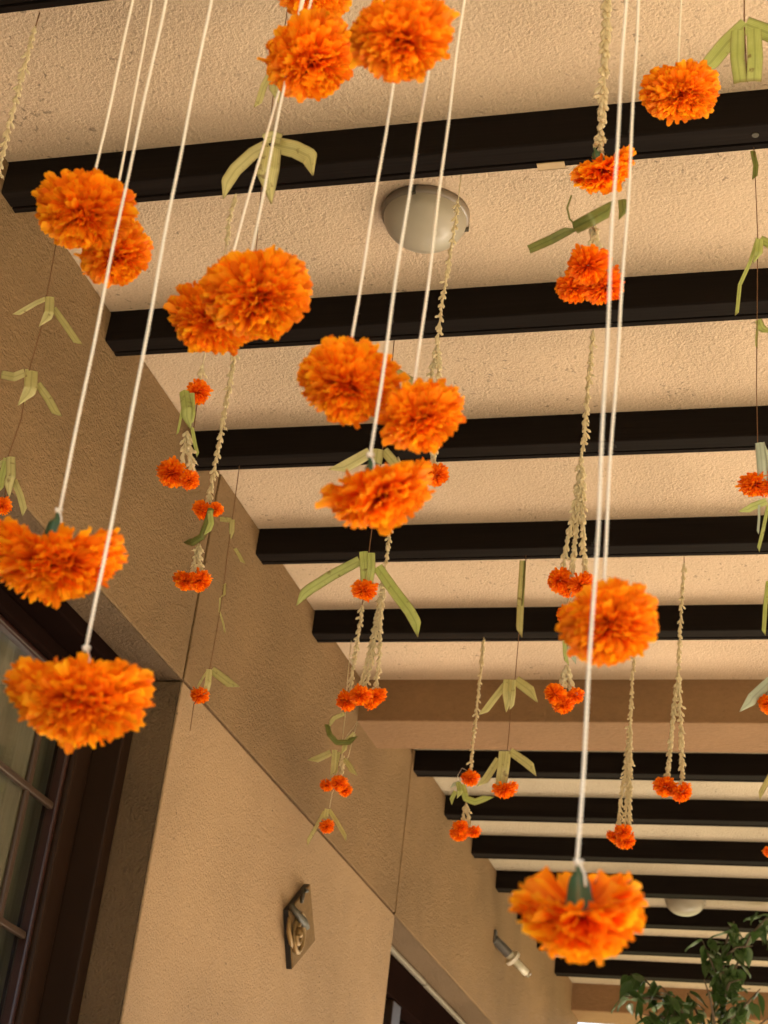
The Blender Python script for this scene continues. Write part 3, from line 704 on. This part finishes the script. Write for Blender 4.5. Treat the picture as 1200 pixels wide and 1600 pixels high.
h = hang('flower_garland', 'jasmine garland with dark green palm twist and one flat bloom hanging before the joint line', 'garland', GJ, (368, 548), YB[2])
h.jasmine([(368, 548), (355, 620), (343, 690), (330, 760), (325, 786)], 1.0, 1.0)
h.flower((315, 800), 34, (-.3, -.6, .6), 'S0'); h.flower((338, 798), 26, (.2, -.6, .6), 'S1')
h.palm([([(330, 795, -.02), (324, 815, -.03), (316, 838, -.03), (300, 848, -.02), (290, 844)], 11, {'fold': .5}), ([(328, 798, -.03), (330, 818, -.03), (322, 838, -.03)], 9, {'mat': 'palm_green'}), ([(318, 836), (304, 842), (292, 853)], 5)], 'palm_dark', 'palm_twist')
h.jasmine([(311, 850), (305, 875), (301, 893)], 1.3, .95); h.jasmine([(312, 850), (312, 880), (314, 894)], 1.3, .95)
h.flower((290, 912), 46, (-.2, -.85, .4), 'S2'); h.flower((312, 912), 44, (.2, -.85, .4), 'S0')

h = hang('palm_thread', 'thin thread with dried palm curls near the window corner', 'palm ornament', GP, (374, 728), YB[3])
h.thread([(374, 728), (366, 790), (356, 860), (347, 935), (337, 995), (328, 1043), (318, 1080), (303, 1100), (297, 1142)], .0008)
h.palm([([(363, 812), (362, 830), (357, 841)], 9), ([(344, 811), (362, 813)], 8, {'point': False}), ([(367, 857), (374, 868), (381, 882)], 6)], 'palm')
h.palm([([(351, 912), (350, 928), (343, 932)], 7, {'tilt': .7}), ([(344, 934), (343, 955), (349, 975), (352, 990)], 3)], 'palm', 'palm_curl')
h.palm([([(327, 1046, -.01), (325, 1068, -.01), (319, 1090)], 10), ([(331, 1047), (350, 1061), (371, 1078)], 14), ([(326, 1046), (315, 1062), (307, 1077)], 4)], 'palm')
h.flower((312, 1090), 34, (-.1, -.85, .4), 'S0')

h = hang('palm_thread', 'thread of three dried palm stars close to the wall at the left edge', 'palm ornament', GP, (98, 322), YB[1])
h.thread([(98, 322), (73, 462), (65, 510), (46, 576), (33, 655), (13, 712), (7, 790)], .0008)
h.palm([([(78, 464, -.01), (77, 488, -.015), (67, 513)], 15), ([(71, 467), (57, 473), (38, 484), (21, 494)], 8), ([(84, 482), (104, 510), (125, 541)], 11)], 'palm')
h.palm([([(50, 580, -.01), (48, 606, -.015), (36, 637)], 20), ([(39, 582), (22, 589), (2, 585)], 14, {'point': False}), ([(59, 600), (76, 624), (92, 654)], 13), ([(42, 577), (40, 610), (36, 632)], 6)], 'palm')
h.palm([([(17, 714, -.01), (17, 745, -.015), (8, 776)], 15), ([(10, 716), (2, 750), (0, 772)], 10, {'mat': 'palm_green'}), ([(22, 750), (32, 775), (40, 806)], 11), ([(10, 720), (-6, 729), (-30, 738)], 10)], 'palm')
h.flower((4, 793), 32, (.2, -.7, .6), 'S1')

h = hang('palm_thread', 'thread with a broad four bladed palm star in front of the taped beam', 'palm ornament', GP, (455, -28), YB[0])
h.thread([(455, -28), (447, 30), (427, 150), (418, 230), (408, 300), (399, 405), (394, 450)], .0006)
h.palm([([(424, 232, -.01), (420, 262, -.015), (409, 316)], 34, {'fold': .25}), ([(420, 226), (395, 240), (368, 265), (341, 306)], 21), ([(428, 226), (460, 233), (482, 244), (499, 268)], 27), ([(412, 218, -.012), (425, 213, -.012), (440, 218, -.012)], 18, {'point': False})], 'palm')
h.palm([([(432, 118), (430, 140), (426, 160)], 20), ([(424, 112), (412, 135), (401, 170)], 11), ([(436, 112), (455, 125), (472, 150)], 16)], 'palm')

h = hang('flower_garland', 'jasmine strand hanging over the round lamp and ending behind the central cluster', 'garland', GJ, (721, 268), YB[1] + .03)
h.thread([(721, 268), (716, 315)], .0008, 'jasmine'); h.jasmine([(716, 312), (711, 352), (703, 400), (690, 480), (683, 540)], .9, .8)
h.jasmine([(683, 540), (675, 580), (668, 640)], 1.0, 1.0); h.jasmine([(684, 540), (685, 580), (682, 640), (676, 730)], 1.0, 1.0)
h.flower((684, 746), 40, (.2, -.7, .6), 'S1'); h.flower((660, 740), 40, (-.2, -.7, .6), 'S0')

h = hang('palm_thread', 'thread with a long armed palm star and tiny bloom under the central cluster', 'palm ornament', GP, (616, 532), YB[2])
h.thread([(616, 532), (612, 575), (598, 700), (578, 850), (570, 920), (566, 945)], .0008)
h.palm([([(612, 580), (609, 610), (604, 640)], 16), ([(616, 580), (635, 592), (662, 608), (690, 630)], 15), ([(608, 582), (590, 600), (570, 618)], 14)], 'palm')
h.palm([([(590, 702, -.01), (587, 725, -.01)], 20, {'point': False}), ([(578, 707), (552, 722), (517, 741)], 19), ([(600, 704), (622, 730), (640, 752)], 16)], 'palm')
h.palm([([(568, 862, -.012), (570, 890, -.014), (571, 914, -.01)], 15, {'point': False}), ([(580, 864, -.012), (580, 890, -.014), (576, 914, -.01)], 13, {'point': False}), ([(562, 876), (520, 898), (485, 920), (458, 941)], 17), ([(590, 886), (615, 922), (640, 955), (660, 992)], 18)], 'palm_green')
h.flower((570, 926, -.01), 41, (0, -.7, .6), 'S0')

h = hang('flower_garland', 'jasmine garland fanning into four strands above four merged blooms, before the wall corner', 'garland', GJ, (622, 714), YB[3])
h.jasmine([(622, 714), (612, 800), (605, 865), (600, 905)], 1.0, .9)
h.jasmine([(600, 905), (590, 955), (575, 1030), (563, 1076)], 1.1, .95); h.jasmine([(600, 905), (592, 960), (581, 1030), (571, 1074)], 1.1, .95); h.jasmine([(600, 905), (595, 960), (593, 1020), (588, 1076)], 1.1, .95)
h.jasmine([(566, 945), (561, 985), (552, 1040), (546, 1084)], 1.1, .95); h.thread([(600, 905), (566, 945)], .0008, 'jasmine')
h.flower((542, 1099), 38, (-.2, -.7, .6), 'S1'); h.flower((588, 1092), 38, (.2, -.75, .5), 'S2'); h.flower((580, 1100, .01), 32, (.1, -.9, .3), 'S0'); h.flower((563, 1090, -.03), 36, (0, -.6, .7), 'S1')

h = hang('palm_thread', 'thread with a curled palm ring, palm stars and blooms beside the far wall corner', 'palm ornament', GP, (549, 1000), YB[5])
h.thread([(549, 1000), (543, 1062), (540, 1110), (535, 1160), (558, 1128), (545, 1180), (519, 1240), (515, 1262)], .0008, 'jasmine')
h.palm([([(538, 1115, -.01), (522, 1122, -.02), (512, 1135, -.02)], 7), ([(511, 1132, -.02), (515, 1148, -.03), (526, 1160, -.02), (545, 1160, -.01), (556, 1148)], 9, {'mat': 'palm_dark', 'tilt': .3}), ([(554, 1146), (540, 1160), (536, 1180)], 8)], 'palm', 'palm_ring')
h.palm([([(523, 1172, -.01), (522, 1192, -.01), (520, 1214)], 9), ([(517, 1176), (502, 1183), (482, 1192)], 11), ([(538, 1186), (547, 1198), (555, 1214)], 9), ([(530, 1175), (526, 1195), (524, 1212)], 5)], 'palm')
h.jasmine([(535, 1178), (534, 1200), (532, 1216)], 1.6, 1.1)
h.flower((510, 1230), 26, (-.2, -.7, .5), 'S2'); h.flower((540, 1238), 26, (.2, -.8, .4), 'S0'); h.flower((530, 1227, -.03), 30, (0, -.7, .6), 'S1')
h.palm([([(511, 1264, -.01), (508, 1280, -.01)], 8, {'point': False}), ([(507, 1268), (494, 1292), (478, 1320)], 6), ([(514, 1265), (528, 1287), (543, 1313)], 7)], 'palm')
h.flower((511, 1294, -.02), 27, (0, -.7, .6), 'S0')

h = hang('flower_garland', 'long jasmine garland splitting into three strands above blooms, right of centre', 'garland', GJ, (927, 516), YB[2])
h.jasmine([(927, 516), (919, 600), (914, 680), (908, 720)], 1.0, .95)
h.jasmine([(908, 720), (899, 790), (886, 850), (878, 894)], 1.1, 1.0); h.jasmine([(908, 720), (904, 800), (897, 860), (893, 898)], 1.1, 1.0); h.jasmine([(908, 720), (911, 790), (911, 850), (915, 898)], 1.1, 1.0)
h.flower((875, 911), 44, (-.1, -.7, .6), 'S1'); h.flower((910, 918), 46, (.2, -.7, .5), 'S0'); h.flower((890, 925, .02), 40, (0, -.9, .3), 'S2')
h.thread([(893, 925), (880, 965), (885, 1000)], .0008, 'jasmine'); h.flower((884, 964), 34, (-.3, -.5, .6), 'S0')
h.palm([([(882, 1000, -.01), (883, 1020, -.01), (886, 1040)], 7), ([(886, 1004), (896, 1022), (896, 1038)], 9, {'mat': 'palm_white'})], 'palm_green', 'palm_twist')
h.jasmine([(884, 1040), (880, 1062), (876, 1076)], 1.5, 1.1); h.jasmine([(886, 1040), (890, 1062), (893, 1078)], 1.5, 1.1)
h.flower((880, 1106), 40, (0, -.85, .4), 'S2'); h.flower((900, 1090), 30, (.3, -.7, .5), 'S1'); h.flower((867, 1088, -.02), 38, (-.2, -.6, .6), 'S1')

h = hang('palm_thread', 'thread with a drooping leaf, two palm stars and one bloom before the plaster crossbeam', 'palm ornament', GP, (822, 868), YB[4])
h.thread([(822, 868), (814, 950), (811, 990), (805, 1060), (799, 1100), (793, 1172), (788, 1215)], .0008)
h.palm([([(817, 876), (814, 930), (811, 996)], 11), ([(820, 876), (818, 910), (815, 950)], 4, {'mat': 'palm_dark'})], 'palm', 'palm_blade')
h.palm([([(795, 1062, -.01), (794, 1080, -.012), (799, 1112)], 19), ([(789, 1070), (772, 1092), (751, 1120)], 11), ([(806, 1063), (825, 1077), (845, 1092)], 17), ([(803, 1062, -.015), (802, 1085, -.015), (799, 1110)], 7)], 'palm')
h.palm([([(786, 1174, -.01), (784, 1200, -.012), (780, 1230)], 14, {'point': False}), ([(794, 1174, -.01), (791, 1200, -.012), (787, 1226)], 10, {'point': False}), ([(779, 1186), (765, 1208), (749, 1232)], 12), ([(797, 1174), (820, 1190), (842, 1208)], 14)], 'palm')
h.flower((790, 1238), 41, (.1, -.85, .4), 'S2')

h = hang('flower_garland', 'jasmine garland with a bent palm wrap in front of the first far beams', 'garland', GJ, (756, 996), YB[5])
h.jasmine([(756, 996), (752, 1040), (745, 1110), (739, 1160), (735, 1206)], 1.0, .95); h.thread([(733, 1206), (722, 1200), (715, 1212), (717, 1222)], .0006, 'cord')
h.flower((735, 1219), 30, (.1, -.7, .5), 'S1')
h.palm([([(716, 1222, -.01), (719, 1236, -.015), (718, 1248)], 9), ([(722, 1226), (728, 1248), (742, 1253), (756, 1248), (770, 1241)], 11, {'tilt': .2}), ([(712, 1236), (706, 1248), (703, 1257)], 7), ([(718, 1222), (709, 1226), (702, 1229)], 6, {'mat': 'palm_white'})], 'palm_green', 'palm_wrap')
h.jasmine([(728, 1254), (725, 1272), (724, 1288)], 1.4, 1.0); h.jasmine([(728, 1254), (732, 1272), (733, 1290)], 1.4, 1.0)
h.flower((716, 1308), 30, (-.2, -.85, .4), 'S2'); h.flower((741, 1302), 25, (.2, -.7, .5), 'S0'); h.flower((720, 1296, -.02), 28, (0, -.7, .6), 'S1')

h = hang('flower_garland', 'jasmine garland parting into two strands with two blooms side by side at right', 'garland', GJ, (1069, 868), YB[4])
h.thread([(1069, 868), (1069, 882)], .0008); h.jasmine([(1069, 880), (1065, 940), (1062, 1000), (1060, 1050)], 1.0, .9)
h.jasmine([(1060, 1050), (1054, 1100), (1048, 1160), (1042, 1222)], 1.15, 1.05); h.jasmine([(1060, 1050), (1063, 1110), (1065, 1165), (1066, 1226)], 1.15, 1.05)
h.flower((1038, 1234), 44, (-.3, -.75, .5), 'S2'); h.flower((1067, 1242), 38, (.2, -.75, .5), 'S0'); 

h = hang('flower_garland', 'jasmine garland of three close strands above the low right marigold', 'garland', GJ, (993, 997), YB[5])
h.jasmine([(993, 997), (988, 1060), (985, 1130)], 1.0, .95)
h.jasmine([(985, 1130), (977, 1200), (970, 1250), (967, 1292)], 1.1, 1.0); h.jasmine([(985, 1130), (982, 1200), (979, 1250), (977, 1294)], 1.1, 1.0); h.jasmine([(985, 1130), (985, 1200), (984, 1250), (983, 1296)], 1.1, 1.0)
h.flower((958, 1310), 26, (-.3, -.8, .4), 'S2'); h.flower((979, 1318), 32, (.2, -.8, .5), 'S0'); h.flower((974, 1303, -.02), 30, (0, -.7, .6), 'S1')

h = hang('palm_thread', 'long thread with palm stars and a small bloom down the right edge of the photo', 'palm ornament', GP, (1178, 230), YB[1])
h.thread([(1178, 230), (1182, 320), (1184, 372), (1183, 500), (1182, 600), (1184, 700), (1184, 755)], .0006)
h.palm([([(1176, 236), (1181, 258), (1179, 282)], 9, {'tilt': .4})], 'palm_dark', 'palm_blade')
h.palm([([(1187, 374, -.01), (1185, 395, -.01), (1183, 412)], 13), ([(1184, 372), (1172, 410), (1156, 445), (1151, 494)], 6), ([(1188, 374), (1200, 380), (1225, 396)], 14)], 'palm_green')
h.palm([([(1185, 500), (1190, 512), (1203, 524)], 12), ([(1184, 505), (1182, 530), (1182, 545)], 4)], 'palm_green')
h.palm([([(1187, 692, -.012), (1190, 720, -.015), (1192, 752, -.01)], 16, {'point': False}), ([(1189, 692, -.01), (1200, 725), (1212, 750)], 12)], 'palm_white')
h.flower((1180, 762), 50, (-.1, -.75, .5), 'S0'); h.flower((1208, 764), 40, (.2, -.75, .5), 'S1')
h.palm([([(1198, 783), (1175, 792), (1156, 804)], 12), ([(1200, 790), (1192, 830), (1184, 862)], 6), ([(1186, 780), (1186, 810), (1184, 835)], 4, {'mat': 'palm_white'})], 'palm_green')

h = hang('palm_thread', 'bright green palm star with a thin cord through it in the upper right corner', 'palm ornament', GP, (1163, -90), YB[0])
h.thread([(1163, -90), (1163, 35), (1165, 80), (1168, 128)], .0008)
h.palm([([(1153, 48, -.012), (1152, 90, -.014), (1157, 130, -.01)], 22, {'point': False}), ([(1178, 46, -.012), (1180, 90, -.014), (1178, 128, -.01)], 24, {'point': False}), ([(1166, 38), (1135, 68), (1112, 96), (1092, 124)], 26), ([(1166, 38), (1192, 48), (1225, 62), (1260, 80)], 26)], 'palm_green')

h = hang('palm_thread', 'palm star reaching in from the lower right edge with a whitish arm and small bloom', 'palm ornament', GP, (1222, 880), YB[3])
h.thread([(1222, 880), (1216, 1000), (1212, 1060), (1206, 1100)], .0008)
h.palm([([(1200, 908), (1196, 945), (1193, 993)], 7, {'mat': 'palm_green'})], 'palm_green', 'palm_blade')
h.palm([([(1208, 1062, -.01), (1206, 1085, -.01), (1202, 1096)], 14, {'mat': 'palm_white'}), ([(1210, 1058), (1192, 1075), (1176, 1090), (1162, 1116)], 17, {'mat': 'palm_white'}), ([(1214, 1060), (1240, 1080)], 16)], 'palm_white')
h.flower((1202, 1104), 40, (-.1, -.75, .5), 'S0')

h = hang('palm_thread', 'pale leaf tip and sliver of bloom at the right edge below the whitish star', 'palm ornament', GP, (1222, 1000), YB[5])
h.thread([(1222, 1000), (1215, 1190), (1208, 1320)], .0008)
h.palm([([(1214, 1192), (1200, 1218), (1184, 1248)], 8), ([(1216, 1192), (1235, 1215)], 8)], 'palm')
h.flower((1206, 1334), 26, (-.1, -.75, .5), 'S0')

# ------------------------------------------------------------------ potted ficus at the far right
YP = 5.35
pot_c = at_y(1125, 1700, YP)
ficus = bpy.data.objects.new('potted_ficus', None); col.objects.link(ficus); ficus.location = (pot_c[0], YP, 0.0)
tag(ficus, 'leafy dark green potted ficus rising at the lower right', 'plant')
F0 = np.array(ficus.location)
m = MB(); n = 24; vs, fs = [], []
prof = [(0.001, 0.0), (0.13, 0.0), (0.18, 0.30), (0.195, 0.30), (0.195, 0.34), (0.165, 0.34), (0.16, 0.30), (0.001, 0.29)]
for r_, z_ in prof: vs += [(r_ * math.cos(2*math.pi*k/n), r_ * math.sin(2*math.pi*k/n), z_) for k in range(n)]
for i in range(len(prof) - 1):
    for k in range(n): fs.append((i*n+k, i*n+(k+1) % n, (i+1)*n+(k+1) % n, (i+1)*n+k))
m.add(vs, fs); m.build('pot', MAT['pot'], ficus)
def fp(q): return at_y(q[0], q[1], YP + (q[2] if len(q) > 2 else 0)) - F0
BR = [[(1120, 1700), (1124, 1640), (1131, 1560), (1129, 1500), (1138, 1458), (1147, 1440)],
      [(1131, 1560), (1150, 1510, .05), (1172, 1462, .06), (1196, 1436, .05), (1222, 1424, .05)],
      [(1118, 1690), (1085, 1620, -.05), (1035, 1560, -.06), (1005, 1528, -.05), (985, 1522, -.05)],
      [(1085, 1620, -.05), (1060, 1570, -.09), (1032, 1540, -.1)], [(1035, 1560, -.06), (1000, 1560, -.1), (972, 1556, -.1)], [(1085, 1620, -.05), (1040, 1590, -.1), (1005, 1585, -.12)], [(1118, 1660), (1140, 1600, .03), (1155, 1575, .04)],
      [(1124, 1640), (1092, 1588, .04), (1074, 1552, .05)], [(1131, 1560), (1112, 1505, -.06), (1098, 1470, -.06)],
      [(1131, 1600), (1165, 1570, -.05), (1188, 1545, -.05)], [(1129, 1500), (1150, 1480, -.03), (1176, 1478, -.04)],
      [(1124, 1640), (1175, 1610, .03), (1215, 1580, .03)], [(1131, 1560), (1140, 1535, -.07), (1160, 1530, -.1)], [(1120, 1620), (1110, 1560, -.1), (1100, 1530, -.12)]]
m = MB(); m.tube([(0, 0, 0.29), (0.01, 0.01, 0.7), fp((1120, 1790)), fp((1120, 1700))], [0.02, 0.017, 0.013, 0.009], 8)
for i, br in enumerate(BR):
    pp = [fp(q) for q in br]; m.tube(pp, [0.0075 * (1 - 0.8 * k / (len(pp) - 1)) * (1.0 if i == 0 else 0.6) + 0.0008 for k in range(len(pp))], 6)
m.build('stem', MAT['bark'], ficus, smooth=True)
LEAVES = []
for s in range(4):
    rs = random.Random(300 + s); lm = MB(); vs, ti, fs = [], [], []
    for j in range(7):
        v = j / 6; w = 0.26 * math.sin(math.pi * min(1, v ** 0.8)) * (1 - 0.35 * v) + (0.004 if j in (0, 6) else 0)
        droop = -0.25 * v * v * rs.uniform(.8, 1.3)
        for k in (-1, 0, 1): vs.append((w * k, v, droop + (0.07 * abs(k)) * (1 + 0.5 * math.sin(5 * v + s)))); ti.append((0.5 + k / 2, v))
    for j in range(6):
        for k in range(2): fs.append((j*3+k, j*3+k+1, (j+1)*3+k+1, (j+1)*3+k))
    lm.add(vs, fs, ti); LEAVES.append(lm.mesh('leaf', MAT['ficus']))
def put_leaf(P, L):
    o = link('leaf', random.choice(LEAVES), ficus, tuple(P)); az = random.uniform(0, 6.28); pitch = random.uniform(-1.25, 0.1)
    o.rotation_euler = (pitch, random.uniform(-.5, .5), az); o.scale = (L * random.uniform(0.95, 1.3), L, L)
cnt = 0
for i, br in enumerate(BR):
    path = resample([fp(q) for q in br], 0.0165)
    for j, p in enumerate(path):
        if np.linalg.norm(p - path[0]) < 0.03 and i not in (3, 5, 8, 10, 11): continue
        for q in range(2 if random.random() < 0.75 else 3):
            if cnt >= 298: break
            put_leaf(p + np.array([random.uniform(-.022, .022), random.uniform(-.03, .03), random.uniform(-.02, .02)]), random.uniform(0.042, 0.072)); cnt += 1
